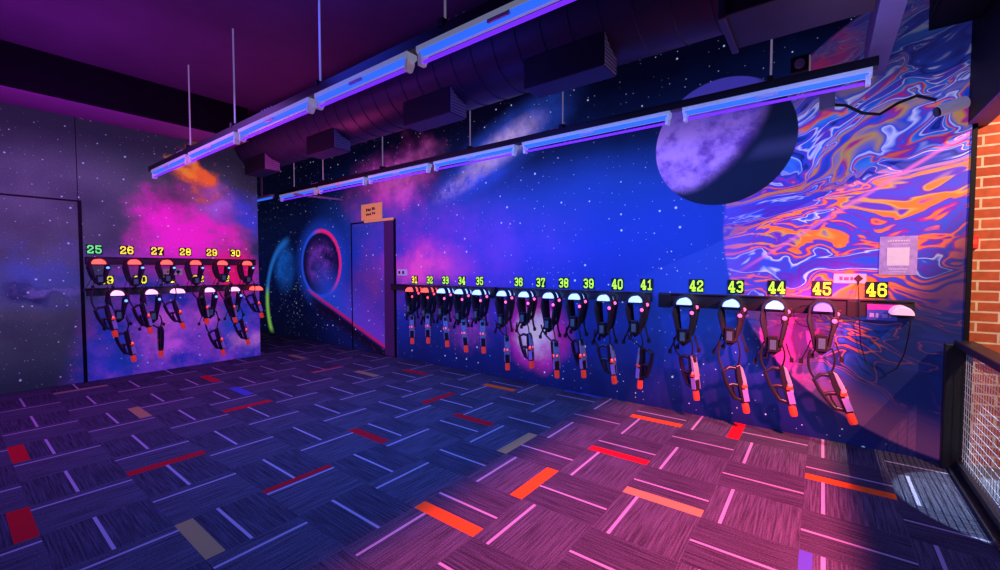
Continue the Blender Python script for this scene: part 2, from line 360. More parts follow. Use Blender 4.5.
# ================================================================== mesh builder
class MB:
    def __init__(self): self.v = []; self.f = []; self.mi = []; self.mats = []
    def mat(self, m):
        m = M[m] if isinstance(m, str) else m
        if m not in self.mats: self.mats.append(m)
        return self.mats.index(m)
    def poly(self, pts, m): 
        b = len(self.v); self.v += [tuple(p) for p in pts]; self.f.append(tuple(range(b, b + len(pts)))); self.mi.append(self.mat(m))
    def box(self, x0, x1, y0, y1, z0, z1, m, mtx=None):
        b = len(self.v)
        P = [(x0,y0,z0),(x1,y0,z0),(x1,y1,z0),(x0,y1,z0),(x0,y0,z1),(x1,y0,z1),(x1,y1,z1),(x0,y1,z1)]
        if mtx: P = [tuple(mtx @ Vector(p)) for p in P]
        self.v += P
        i = self.mat(m)
        for f in ((0,3,2,1),(4,5,6,7),(0,1,5,4),(1,2,6,5),(2,3,7,6),(3,0,4,7)): self.f.append(tuple(b + q for q in f)); self.mi.append(i)
        return self
    def prism(self, outline, a0, a1, m, axis='y', mtx=None):   # outline in (x,z) extruded along y, or (x,y) along z, or (y,z) along x
        b = len(self.v); n = len(outline); i = self.mat(m)
        for a in (a0, a1):
            for (u, w) in outline:
                p = {'y': (u, a, w), 'z': (u, w, a), 'x': (a, u, w)}[axis]
                if mtx: p = tuple(mtx @ Vector(p))
                self.v.append(p)
        for q in range(n):
            r = (q + 1) % n; self.f.append((b + q, b + r, b + n + r, b + n + q)); self.mi.append(i)
        self.f.append(tuple(b + q for q in reversed(range(n)))); self.mi.append(i)
        self.f.append(tuple(b + n + q for q in range(n))); self.mi.append(i)
        return self
    def sweep(self, path, prof, m, up=(0, 1, 0), scales=None, closed=False):
        """prof: list of (s, t): s along side vector, t along 'up' vector"""
        path = [Vector(p) for p in path]; up = Vector(up); n = len(prof); b = len(self.v); i = self.mat(m); L = len(path)
        for q, p in enumerate(path):
            t = (path[min(q + 1, L - 1)] - path[max(q - 1, 0)]).normalized()
            s = t.cross(up)
            s = s.normalized() if s.length > 1e-5 else Vector((1, 0, 0))
            u = s.cross(t).normalized()
            k = scales[q] if scales else 1.0
            for (a, c) in prof: self.v.append(tuple(p + s * a * k + u * c * k))
        for q in range(L - 1):
            for r in range(n):
                r2 = (r + 1) % n
                self.f.append((b + q*n + r, b + q*n + r2, b + (q+1)*n + r2, b + (q+1)*n + r)); self.mi.append(i)
        self.f.append(tuple(b + r for r in reversed(range(n)))); self.mi.append(i)
        self.f.append(tuple(b + (L-1)*n + r for r in range(n))); self.mi.append(i)
        return self
    def tube(self, path, r, m, seg=6, up=(.13, .97, .2), scales=None):
        return self.sweep(path, [(r * math.cos(2*PI*a/seg), r * math.sin(2*PI*a/seg)) for a in range(seg)], m, up, scales)
    def ribbon(self, path, w, t, m, up=(0, 1, 0), scales=None):   # width along up, thickness along side, rounded
        a, c = t / 2, w / 2
        return self.sweep(path, [(-a, -c*.7), (-a*.5, -c), (a*.5, -c), (a, -c*.7), (a, c*.7), (a*.5, c), (-a*.5, c), (-a, c*.7)], m, up, scales)
    def ball(self, c, r, m, seg=10, rings=6, sq=(1, 1, 1)):
        b = len(self.v); i = self.mat(m)
        for q in range(rings + 1):
            th = PI * q / rings
            for a in range(seg):
                ph = 2*PI*a/seg
                self.v.append((c[0] + r*sq[0]*math.sin(th)*math.cos(ph), c[1] + r*sq[1]*math.sin(th)*math.sin(ph), c[2] + r*sq[2]*math.cos(th)))
        for q in range(rings):
            for a in range(seg):
                a2 = (a + 1) % seg
                self.f.append((b+q*seg+a, b+q*seg+a2, b+(q+1)*seg+a2, b+(q+1)*seg+a)); self.mi.append(i)
        return self
    def build(self, name, parent=None, loc=(0, 0, 0), rz=0.0, smooth=False, bevel=0.0, rot=None):
        me = bpy.data.meshes.new(name); me.from_pydata(self.v, [], self.f)
        for m in self.mats: me.materials.append(m)
        me.polygons.foreach_set('material_index', self.mi)
        bm = bmesh.new(); bm.from_mesh(me)
        bmesh.ops.remove_doubles(bm, verts=bm.verts, dist=1e-6)
        bmesh.ops.recalc_face_normals(bm, faces=bm.faces); bm.to_mesh(me); bm.free()
        o = bpy.data.objects.new(name, me); COL.objects.link(o)
        o.location = loc; o.rotation_euler = rot if rot else (0, 0, rz)
        if parent: o.parent = parent
        if bevel:
            d = o.modifiers.new('bevel', 'BEVEL'); d.width = bevel; d.segments = 2; d.limit_method = 'ANGLE'; d.angle_limit = .7
        if smooth:
            me.polygons.foreach_set('use_smooth', [True] * len(me.polygons))
            d = o.modifiers.new('edges', 'EDGE_SPLIT'); d.split_angle = math.radians(42)
        return o

def empty(name, loc=(0, 0, 0), rz=0.0):
    o = bpy.data.objects.new(name, None); o.empty_display_size = .1; COL.objects.link(o)
    o.location = loc; o.rotation_euler = (0, 0, rz); return o
def tag(o, label, cat, group=None, kind=None):
    o['label'] = label; o['category'] = cat
    if group: o['group'] = group
    if kind: o['kind'] = kind
    return o
def struct(o, label, cat):
    o['kind'] = 'structure'; o['label'] = label; o['category'] = cat; return o
def copy_tree(o, parent=None):
    c = o.copy(); COL.objects.link(c)
    if parent: c.parent = parent
    for ch in list(o.children): copy_tree(ch, c)
    return c

# ================================================================== ROOM SHELL
# floor: carpet tiles laid quarter-turn, modelled face by face
TP = .455
STRIPS = {(-3,4):('orange',0),(0,3):('orange',0),(-3,2):('red',0),(-2,1):('tan',0),(-4,-1):('orange',0),(-6,1):('red',1),(-6,-3):('tan',0),(-7,0):('red',0),
          (-12,-3):('tan',1),(-11,-4):('red',0),(-8,-5):('red',1),(-2,4):('red',1),(-4,0):('orange',1),(-5,1):('tan',1),(-9,-3):('red',1),(-6,-2):('red',0),(-11,-1):('red',1),
          (-10,3):('red',1),(-7,4):('orange',0),(-8,2):('red',1),(-5,4):('blue',1),(-14,-1):('red',1),(-12,-1):('blue',1),(-12,2):('red',0),(-15,2):('tan',1),(-11,2):('tan',1),(0,0):('blue',0),(-15,-3):('tan',0)}
# two wide red tiles at the left edge of the picture
SOLID = {(-14,-5):'red', (-12,-6):'red'}
fl = MB()
for i in range(-25, 2):
    for j in range(-12, 5):
        x0, y0 = -.06 + i*TP, 2.1 + j*TP; x1, y1 = x0 + TP, y0 + TP
        x1c = min(x1, .86); y1c = min(y1, BACK + .02)
        if x0 >= .86: continue
        xt = (i + j) % 2 == 1
        cm = 'carpet_x' if xt else 'carpet_y'
        s = STRIPS.get((i, j))
        cuts = []
        if xt:
            a0 = .44; cuts.append((a0, a0 + .036, 'c_line'))
        else:
            a0 = .14 if i < -5 else .19; cuts.append((a0, a0 + .04, 'c_line'))
        if s:
            cuts.append((0, .19 if xt else .12, 'c_' + s[0]) if s[1] == 0 else (.80, 1.0, 'c_' + s[0]))
        cuts.sort(); seq = []; t = 0.0
        for a, b, m in cuts:
            if a > t: seq.append((t, a, cm))
            seq.append((a, b, m)); t = b
        if t < 1: seq.append((t, 1, cm))
        if (i, j) in SOLID: seq = [(0, 1, 'c_' + SOLID[(i, j)])]
        for a, b, m in seq:
            if xt:
                ya, yb = min(y0 + a*TP, y1c), min(y0 + b*TP, y1c)
                if yb - ya > 1e-4: fl.poly([(x0, ya, 0), (x1c, ya, 0), (x1c, yb, 0), (x0, yb, 0)], m)
            else:
                xa, xb = min(x0 + a*TP, x1c), min(x0 + b*TP, x1c)
                if xb - xa > 1e-4: fl.poly([(xa, y0, 0), (xb, y0, 0), (xb, y1c, 0), (xa, y1c, 0)], m)
struct(fl.build('floor'), 'dark patterned carpet tile floor with pale lines and red orange strips', 'floor')

o = MB().box(-11.2, RIGHT, BACK, BACK + .12, 0, CEIL, 'mural_back').build('wall_back')
struct(o, 'long back wall painted with galaxy, moon and marbled planet mural', 'wall')
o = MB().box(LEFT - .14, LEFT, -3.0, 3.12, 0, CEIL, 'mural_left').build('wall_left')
struct(o, 'left wall painted with grey starfield and pink nebula', 'wall')
o = MB().box(-11.3, -11.2, 1.0, BACK + .12, 0, CEIL, 'soffit').build('wall_far')
struct(o, 'dark wall at the far end of the passage', 'wall')
o = MB().box(-11.3, 4.2, -3.0, BACK + .3, CEIL, CEIL + .1, 'ceiling').build('ceiling')
struct(o, 'dark ceiling tinted purple by the lights', 'ceiling')
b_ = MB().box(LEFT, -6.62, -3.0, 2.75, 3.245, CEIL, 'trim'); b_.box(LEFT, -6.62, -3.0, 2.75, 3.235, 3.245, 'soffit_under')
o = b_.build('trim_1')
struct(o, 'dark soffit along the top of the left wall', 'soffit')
o = MB().box(.22, .34, -2.5, BACK, 2.87, 3.12, 'beam').build('trim_2')
struct(o, 'beam running forward from the back wall above the marbled planet', 'beam')
o = MB().box(RIGHT - .02, RIGHT + .09, -2.5, BACK + .1, 2.41, CEIL, 'trim').box(RIGHT - .02, RIGHT + .09, -2.5, BACK + .1, 2.40, 2.41, 'soffit_under').build('trim_3')
struct(o, 'dark bulkhead above the opening to the brick wall', 'bulkhead')
o = MB().box(RIGHT, RIGHT + .025, BACK - .015, BACK + .12, .0, 2.40, 'trim').build('trim_4')
struct(o, 'dark vertical trim where the mural meets the brick', 'trim')
o = MB().box(RIGHT + .025, 4.2, BACK + .10, BACK + .22, -.02, CEIL, 'brick').build('wall_right')
struct(o, 'red brick wall with pale mortar beyond the mesh railing', 'wall')
o = MB().box(.86, 4.2, -3.0, BACK + .15, -.03, .0, 'concrete').build('floor_outer')
struct(o, 'grey floor beyond the mesh railing', 'floor')

# door in the back wall
d = MB().box(-6.49, -5.37, BACK - .022, BACK, .012, 2.165, 'mural_back').build('door_1')
struct(d, 'door in the back wall painted over with the mural', 'door')
fr = MB()
fr.box(-6.515, -6.49, BACK - .028, BACK, 0, 2.19, 'trim').box(-6.515, -5.35, BACK - .028, BACK, 2.165, 2.19, 'trim').box(-5.37, -5.345, BACK - .028, BACK, 0, 2.19, 'trim')
fr.build('door_frame', d)
MB().box(-5.60, -5.372, BACK - .034, BACK - .022, .012, 2.16, simple('plum door edge', (.06, .012, .09), .6, emit=(.06, .012, .09), estr=.3)).build('door_edge', d)
MB().box(-6.10, -5.36, BACK - .05, BACK - .022, 2.168, 2.205, M['orange_card']).build('lit_lintel_strip', d)  # orange light on the lintel, added as a glowing strip
# sliding panel in the left wall
d = MB().box(LEFT, LEFT + .02, -.6, 1.04, .01, 2.215, 'mural_left').build('door_2')
struct(d, 'large starfield panel door in the left wall', 'door')
fr = MB(); fr.box(LEFT, LEFT + .03, 1.04, 1.075, 0, 2.235, 'trim').box(LEFT, LEFT + .026, -.6, 1.075, 2.215, 2.235, 'trim')
fr.box(LEFT, LEFT + .003, 1.045, 1.052, 2.235, 3.24, 'trim')
fr.build('door_frame', d)

# ================================================================== CEILING SERVICES
def circ(cy, cz, r, n=36): return [(cy + r*math.cos(2*PI*a/n), cz + r*math.sin(2*PI*a/n)) for a in range(n)]
duct = empty('ventilation_duct', (0, 3.15, 3.335))
tag(duct, 'fat dark round ventilation duct with outlet boxes along the back wall', 'duct')
b = MB(); xs = [-11.1 + q*.05 for q in range(int((11.1 - .5) / .05) + 1)]
n = 40; i = b.mat('duct')
b.prism(circ(0, 0, .36, n), -11.1, -.46, 'duct', 'x'); b.build('duct_body', duct, smooth=True)
s = MB()
for q in range(46):
    x0 = -11.0 + q*.23
    if x0 > -.6: break
    path = [(x0 + .10*a/24, (.363)*math.cos(2*PI*a/24), (.363)*math.sin(2*PI*a/24)) for a in range(25)]
    s.tube(path, .004, 'duct', 4, up=(1, 0, 0))
s.build('spiral_seam', duct)
for (x0, x1) in ((-1.95, -1.27), (-3.42, -2.77), (-5.30, -4.68), (-7.12, -6.47), (-8.6, -8.0)):
    b = MB(); b.box(x0, x1, -.26, -.03, -.485, -.12, 'duct_dark'); b.box(x0, x1, -.26, -.03, -.49, -.485, 'duct')  # front near black, underside paler: light and shade set by material
    ob = b.build('outlet_box', duct, bevel=.006)
    g = MB(); g.box(x1, x1 + .008, -.25, -.04, -.48, -.22, 'grille')
    for q in range(9): g.box(x1 + .008, x1 + .012, -.245, -.045, -.47 + q*.027, -.466 + q*.027, 'duct')
    g.build('grille', ob)
b = MB(); b.box(-.48, .20, -.45, .0, -.52, .34, 'duct_dark'); b.box(-.50, -.46, -.47, .02, -.54, .355, 'duct')
b.build('plenum_box', duct, bevel=.008)
hg = MB()
for x0 in (-6.0, -4.0, -2.3, -.9): hg.box(x0, x0 + .03, -.02, .02, .37, .41, 'steel')
hg.build('hanger_strap', duct)

b = MB(); b.box(.55, .80, 3.75, 4.2, 3.05, 3.6, 'trim'); b.box(.53, .81, 3.73, 4.22, 3.55, 3.62, 'trim')
for q in range(5): b.box(.545, .55, 3.8, 4.15, 3.1 + q*.08, 3.11 + q*.08, 'black')
tag(b.build('air_box', bevel=.01), 'dark boxed unit under the ceiling at the upper right', 'air unit')

def light_run(Y, Z, x0, x1, rods, fixtures, names):
    r = empty('hanging_rail', (0, Y, Z)); tag(r, names[0], 'light rail', 'suspended light rails')
    b = MB(); b.box(x0, x1, -.035, .035, .035, .10, 'black'); b.build('channel', r, bevel=.004)
    c = MB()
    for q in range(int((x1 - x0) / 2.2)):
        for e in range(4): c.ball((x0 + 1.1 + q*2.2 + e*.055, -.02, .105), .012, 'steel', 6, 4)
    c.build('bolt_head', r)
    for x in rods:
        t = MB(); t.tube([(x, 0, .06), (x, 0, CEIL - Z)], .007, 'rod', 6, up=(0, 1, 0)); t.box(x - .02, x + .02, -.04, .04, .085, .13, 'black'); t.build('rod', r)
    for e, (fx0, fx1) in enumerate(fixtures):
        f = empty('blacklight_fixture', ((fx0 + fx1) / 2, Y, Z)); L = (fx1 - fx0) / 2
        tag(f, names[1 + e], 'light fixture', 'blacklight tube fixtures')
        h = MB(); h.prism([(-.04, .035), (.04, .035), (.04, .006), (.012, -.022), (-.012, -.022), (-.04, .006)], -L + .01, L - .01, 'reflector', 'x'); h.build('housing', f)
        t = MB(); t.tube([(-L + .05, -.012, -.056), (L - .05, -.012, -.056)], .0105, 'tube_violet', 10, up=(0, 1, 0)); t.build('blacklight_tube', f, smooth=True)
        t = MB(); t.prism([(-.0405, .001), (-.030, -.012), (-.016, -.026), (-.014, -.022), (-.036, .004)], -L + .03, L - .03, 'tube_blue', 'x'); t.build('light_strip', f)
        for sx in (-1, 1):
            c = MB(); xx = sx*(L - .03)
            c.prism([(-.03, .02), (.03, .02), (.03, -.03), (.012, -.075), (-.034, -.075), (-.036, -.04)], xx - .013, xx + .013, 'white_plastic', 'x'); c.build('lamp_holder', f, bevel=.004)
        c = MB(); c.box(-.07, .07, -.046, -.034, -.018, .0, 'white_metal'); c.build('ballast_cover', f)

def spans(x0, x1, L, gap=.05):
    out = []; x = x1
    while x - L > x0 - .01: out.append((x - L, x)); x -= L + gap
    return out
f1 = [(-7.10, -5.80), (-5.72, -4.47), (-4.40, -3.13), (-3.06, -2.0), (-1.94, -.70), (-.62, .62)]
lab = ['near suspended black light rail on thin rods, touching the left wall'] + ['%s blacklight tube fixture on the near rail' % w for w in ('first, leftmost', 'second from the left', 'third from the left', 'fourth from the left', 'fifth from the left', 'sixth, rightmost')]
light_run(1.77, 2.67, LEFT + .02, 1.0, (-5.75, -4.55, -3.03, -1.73, -.3), f1, lab)
f2 = [(-7.66, -6.48), (-6.40, -5.18), (-5.10, -3.88), (-3.80, -2.58), (-2.50, -1.02), (-.94, .24)]
lab = ['far suspended black light rail on thin rods along the mural wall'] + ['%s blacklight tube fixture on the far rail' % w for w in ('first, leftmost', 'second from the left', 'third from the left', 'fourth from the left', 'fifth from the left, beside the moon,', 'sixth, rightmost')]
light_run(3.70, 2.665, -7.70, .26, (-7.2, -6.3, -4.81, -3.23, -2.04, -.33), f2, lab)
# short tube in the passage behind the left wall
f = empty('passage_light', (-8.45, 3.72, 2.70)); tag(f, 'short pale tube light in the passage behind the left wall', 'light fixture')
MB().box(-.5, .42, -.03, .03, .02, .06, 'white_metal').build('housing', f)
t = MB(); t.tube([(-.48, 0, .0), (.40, 0, .0)], .016, 'tube_blue', 8, up=(0, 1, 0)); t.build('tube', f)
MB().box(-.02, .02, -.01, .01, .06, 1.0, 'steel').build('rod', f)
p = MB(); p.tube([(-6.9, 3.55, 2.62), (-6.75, 4.33, 2.62)], .02, 'steel', 8, up=(0, 0, 1))
tag(p.build('wall_pipe'), 'thin brownish pipe sticking out of the wall under the far rail', 'pipe')

# ================================================================== DIGITS
def _rot9(L): return [[(4 - x, 7 - y) for x, y in s] for s in L]
D6 = [[(4,5.4),(4,6),(3.1,7),(.9,7),(0,6),(0,1),(.9,0),(3.1,0),(4,1),(4,3),(3.1,3.9),(0,3.9)]]
DIG = {'0': [[(.9,0),(3.1,0),(4,1),(4,6),(3.1,7),(.9,7),(0,6),(0,1),(.9,0),(2,0)]],
 '1': [[(.5,5.6),(2,7),(2,0)],[(.3,0),(3.7,0)]],
 '2': [[(0,5),(0,6),(.9,7),(3.1,7),(4,6),(4,4.6),(0,1.3),(0,0),(4,0),(4,1.2)]],
 '3': [[(0,6.2),(.9,7),(3.1,7),(4,6),(4,4.4),(3.2,3.6),(1.9,3.6)],[(1.9,3.6),(3.2,3.6),(4,2.7),(4,1),(3.1,0),(.9,0),(0,.8)]],
 '4': [[(3,0),(3,7),(2.6,7),(0,2.5),(0,1.9),(4.5,1.9)],[(1.8,0),(4.2,0)]],
 '5': [[(4,7),(.2,7),(.2,4.1),(3.1,4.1),(4,3.2),(4,1),(3.1,0),(.9,0),(0,1),(0,1.7)]],
 '6': D6,
 '7': [[(0,5.6),(0,7),(4,7),(4,6),(1.9,2.4),(1.9,0)],[(.9,0),(2.9,0)]],
 '8': [[(2,3.6),(3.1,3.6),(4,4.6),(4,6),(3.1,7),(.9,7),(0,6),(0,4.6),(.9,3.6),(2,3.6)],[(2,3.6),(3.1,3.6),(4,2.6),(4,1),(3.1,0),(.9,0),(0,1),(0,2.6),(.9,3.6),(2,3.6)]],
 '9': _rot9(D6)}
def stroke(mb, pts, th, m, y0, y1, tf):
    """flat stroke with mitred joints, extruded from y0 to y1; tf maps (u,v) to (x,z)"""
    P = [Vector(p) for p in pts]; n = len(P); L = []; R = []
    for i in range(n):
        d0 = (P[i] - P[i-1]).normalized() if i > 0 else None
        d1 = (P[i+1] - P[i]).normalized() if i < n - 1 else None
        if d0 is None: d0 = d1
        if d1 is None: d1 = d0
        n0 = Vector((-d0.y, d0.x)); n1 = Vector((-d1.y, d1.x)); mm = (n0 + n1)
        mm = mm.normalized() if mm.length > 1e-4 else n0
        k = min(1.0 / max(mm.dot(n0), .35), 1.6)
        e = Vector((0, 0))
        if i == 0: e = -d1 * th * .45
        if i == n - 1: e = d0 * th * .45
        L.append(P[i] + e + mm * k * th / 2); R.append(P[i] + e - mm * k * th / 2)
    for i in range(n - 1):
        q = [tf(*p) for p in (L[i], L[i+1], R[i+1], R[i])]
        mb.prism(q, y0, y1, m)
def number_plate(txt, loc, rz, mat_, label, w=.135, h=.125, group='number plates'):
    p = MB().box(-w/2, w/2, -.008, 0, -h/2, h/2, 'plate').build('number_plate', None, loc, rz, bevel=.002)
    tag(p, label, 'number plate', group)
    for q, ch in enumerate(txt):
        d = MB(); sx = .0098 * w / .135; sz = .0126 * h / .125; ox = (-.054 if q == 0 else .012) * w / .135
        for s in DIG[ch]: stroke(d, s, 1.32, mat_, -.0105, -.0085, lambda u, v, ox=ox: (ox + .002 + u * sx, -.044 * h / .125 + v * sz))
        d.build('digit', p)
    return p

# ================================================================== RAILS, HOOKS
def half(r, n=10, dz=0.0): return [(r*math.cos(PI*a/n), dz + r*math.sin(PI*a/n)) for a in range(n + 1)]
def hook_part(parent, x, kind, z=-.060, root=-.07):
    b = MB(); pr = half(.060, 12, 0); pr = [(x + u, z + w) for u, w in pr]
    b.prism(pr, root, -.27, kind)
    pr2 = [(x + u*.86, z + w*.86 + .002) for u, w in half(.060, 12, 0)]
    b.prism(pr2, -.27, -.288, kind)
    o = b.build('hook', parent, smooth=True)
    c = MB(); c.box(x - .062, x + .062, root - .2, root, z - .012, z, 'rail'); c.build('hook_base', o)
    return o
def rail(loc, rz, u0, u1, hooks, label, boxes=(), low=-.065):
    r = empty('equipment_rail', loc, rz); tag(r, label, 'equipment rail', 'wall rails with glowing hooks')
    b = MB(); b.box(u0, u1, -.07, 0, low, .02, 'rail'); b.box(u0, u1, -.085, 0, .02, .032, 'rail')
    b.build('rail_board', r, bevel=.004)
    for x, k in hooks: hook_part(r, x, k)
    for (a0, a1) in boxes: MB().box(a0, a1, -.085, -.06, -.11, .02, 'black').build('blank_cover', r, bevel=.004)
    return r

RZ = 1.135    # rail centre height on the back wall
UZ = 1.52
LZ = 1.13
SL = {31:-4.74+.0,32:-4.42,33:-4.10,34:-3.78,35:-3.47,36:-3.08,37:-2.76,38:-2.43,39:-2.11,40:-1.78,41:-1.45,42:-1.0,43:-.62,44:-.305,45:.01,46:.46}
hk = {31:'hook_red',32:'hook_red',33:'hook_blue',45:'hook_dim',46:'hook_rose'}
def hooks(ns): return [(SL[n], hk.get(n, 'hook_blue')) for n in ns]
rail((0, BACK, RZ), 0, -5.40, -3.32, hooks(range(31, 36)), 'black hook rail by the door under numbers 31 to 35', ((-3.40, -3.32),))
rail((0, BACK, RZ), 0, -3.28, -1.36, hooks(range(36, 42)), 'black hook rail in the middle of the mural under numbers 36 to 41')
rail((0, BACK, RZ), 0, -1.28, .545, hooks(range(42, 47)), 'black hook rail at the right under numbers 42 to 46', ((-1.28, -1.16), (.16, .24)), -.10)
UY = {25:1.18,26:1.515,27:1.85,28:2.18,29:2.515,30:2.85}
LY = {19:1.34,20:1.68,21:1.98,22:2.34,23:2.67,24:3.0}
rail((LEFT, 0, UZ), PI/2, 1.09, 3.05, [(v, 'hook_red') for v in UY.values()], 'upper black hook rail on the left wall with red hooks')
rail((LEFT, 0, LZ), PI/2, 1.09, 3.08, [(v, 'hook_red' if n == 24 else 'hook_pink') for n, v in LY.items()], 'lower black hook rail on the left wall with pink hooks')

# number plates
lx = {31:-4.91,32:-4.58,33:-4.26,34:-3.95,35:-3.63,36:-3.0,37:-2.68,38:-2.37,39:-2.06,40:-1.73,41:-1.42,42:-.95,43:-.62,44:-.31,45:0.0,46:.335}
for n, x in lx.items():
    number_plate(str(n), (x, BACK, 1.24), 0, 'digit_yellow' if n in (31, 45, 46) else 'digit_lime', '%s number %d plate above the hook rail on the mural wall' % ('yellow' if n in (31, 45, 46) else 'lime green', n))
for n, y in {25:1.18,26:1.49,27:1.81,28:2.13,29:2.46,30:2.78}.items():
    number_plate(str(n), (LEFT, y, 1.645), PI/2, 'digit_green' if n == 25 else 'digit_yellow', '%s number %d plate in the upper row on the left wall' % ('green' if n == 25 else 'yellow', n), .15, .12)
for n, y in {19:1.28,20:1.62,21:1.93,22:2.28,23:2.62}.items():
    number_plate(str(n), (LEFT, y, 1.26), PI/2, 'digit_yellow', 'yellow number %d plate in the lower row on the left wall' % n, .15, .12)

# ================================================================== VESTS AND PHASERS
def yoke(y, leg, spread, low, w, th, r=.080):
    """inverted-U shoulder band lying over the hook, its legs closing to a V"""
    L = [(-spread, y, -leg), (-spread*1.25, y, -leg*.75), (-r*1.02, y, -leg*.4), (-r, y, -.12)]
    arch = [(-r*math.cos(PI*a/12), y, -.060 + r*math.sin(PI*a/12)) for a in range(13)]
    Rr = [(r, y, -.12), (r*1.02, y, -leg*.4), (spread*1.25, y, -leg*.75), (spread, y, -leg)]
    pts = L + arch + Rr
    b = MB(); k = [.8, 1.0, 1.25, 1.1] + [.75]*13 + [1.1, 1.25, 1.0, .8]
    b.ribbon(pts, w, th, 'fabric', up=(0, 1, 0), scales=k)
    b.ribbon([(-spread, y, -leg), (0, y - .01, -leg - .045), (spread, y, -leg)], w*.9, th*1.3, 'fabric')
    return b
def make_vest(var, led):
    v = empty('laser_tag_vest')
    rnd = random.Random(var)
    leg = .36 + rnd.uniform(-.03, .03)
    yoke(-.225, leg, .045, 0, .075, .030).build('front_panel', v, smooth=True)
    yoke(-.137, leg*.86, .055, 0,   .06, .028, .082).build('back_panel', v, smooth=True)
    m = MB(); m.box(-.035, .035, -.285, -.240, -leg - .03, -leg + .10, 'gun_black'); m.box(-.022, .022, -.291, -.285, -leg - .01, -leg + .07, 'battery'); m.build('chest_module', v, bevel=.006)
    for (x, y, z) in ((.074, -.272, -.13), (.090, -.165, -.085)):
        s = MB(); s.ball((x, y, z), .017, led, 10, 6, (1, .7, 1)); s.build('sensor_light', v, smooth=True)
        p = MB(); p.box(x - .024, x + .024, y + .004, y + .03, z - .045, z + .03, 'gun_black'); p.build('sensor_housing', v, bevel=.005)
    for (x0, dx, ln) in ((-.07, -.045, .16), (.085, .03, .12), (-.02, -.03, .11)):
        q = MB(); z0 = -leg + .04
        q.ribbon([(x0, -.19, z0), (x0 + dx*.4, -.2, z0 - ln*.4), (x0 + dx, -.21, z0 - ln*.8), (x0 + dx*1.3, -.205, z0 - ln)], .028, .007, 'webbing', up=(.2, 1, 0))
        q.box(x0 + dx*1.3 - .014, x0 + dx*1.3 + .014, -.218, -.195, z0 - ln - .03, z0 - ln + .008, 'gun_black')
        q.build('strap', v)
    return v
def make_phaser(var, drop, tilt, yaw, big, out=.235):
    """hangs muzzle down; origin at the hook root like the vest; the cord runs up to the vest"""
    ph = empty('phaser')
    rnd = random.Random(var + 50)
    rear = Vector((.045 + (.03 if not big else .02) + (-.035 if 25 <= var <= 30 else (.12 if 30 < var < 36 else (.075 if var in (36, 38) else 0))), -out, -drop + .36))
    R = Matrix.Translation(rear) @ Matrix.Rotation(-tilt, 4, 'Y') @ Matrix.Rotation(yaw, 4, 'Z')
    def T(b): b.v = [tuple(R @ Vector(p)) for p in b.v]; return b
    b = MB()   # body shell: tapered, shoulder at the rear
    b.prism([(-.024, 0), (.014, .012), (.028, -.02), (.034, -.12), (.030, -.22), (.026, -.315), (-.026, -.315), (-.030, -.22), (-.032, -.10)], -.024, .024, 'gun_black')
    T(b).build('body', ph, bevel=.005)
    b = MB(); b.prism([(.006, .006), (.026, -.02), (.037, -.12), (.034, -.215), (.012, -.225), (.004, -.10)], -.030, .030, 'gun_grey'); T(b).build('shell', ph, bevel=.006)
    b = MB(); b.box(-.012, .030, -.033, -.029, -.30, -.20, 'gun_label'); b.box(-.012, .030, .029, .033, -.30, -.20, 'gun_label'); T(b).build('side_label', ph)
    b = MB(); b.ball((.012, -.032, -.155), .010, 'led_red', 8, 5, (1.1, .6, 1.3)); b.ball((.035, 0, -.155), .009, 'led_red', 8, 5, (.6, 1.1, 1.3)); b.box(-.008, .034, -.034, .034, -.185, -.165, 'muzzle'); T(b).build('hit_light', ph)
    b = MB(); b.tube([(0, 0, -.312), (0, 0, -.33), (0, 0, -.385), (0, 0, -.40)], .0265, 'muzzle', 12, up=(0, 1, 0), scales=[.85, 1, 1.04, .9]); T(b).build('muzzle_tip', ph, smooth=True)
    b = MB()   # open grip frame with two windows
    fr = [(-.022, -.02), (-.075, -.005), (-.128, -.03), (-.118, -.12), (-.098, -.20), (-.075, -.265), (-.022, -.29)]
    b.ribbon([(x, 0, z) for x, z in fr], .036, .026, 'gun_black', up=(0, 1, 0))
    b.ribbon([(-.02, 0, -.165), (-.07, 0, -.15), (-.112, 0, -.155)], .034, .026, 'gun_black', up=(0, 1, 0))
    b.ribbon([(-.066, 0, -.15), (-.07, 0, -.20), (-.06, 0, -.262)], .028, .014, 'gun_black', up=(0, 1, 0))
    T(b).build('grip_frame', ph, smooth=True)
    b = MB(); top = Vector((.062, -.288, -.335)); bot = rear + Vector((0, 0, .0))
    pts = [top.lerp(bot, t) + Vector((.018*math.sin(t*PI), -.012*math.sin(t*PI), 0)) for t in [q/8 for q in range(9)]]
    b.tube(pts, .007, 'webbing', 6)
    b.build('cord', ph, smooth=True); b = MB()
    lp = R @ Vector((-.12, 0, -.02))
    e = Vector((-.068, -.288, -.36)); md = (e + lp)/2 + Vector((-.05, 0, -.02))
    b.tube([e*(1-t)**2 + md*2*t*(1-t) + lp*t*t for t in [q/8 for q in range(9)]], .009, 'webbing', 6)
    b.build('cord', ph, smooth=True)
    return ph
V = {}
for led in ('led_red', 'led_pink', 'led_blue'):
    for var in range(2): V[(led, var)] = None
def get_vest(led, var):
    if V[(led, var)] is None: V[(led, var)] = make_vest(var, led); return V[(led, var)]
    return copy_tree(V[(led, var)])
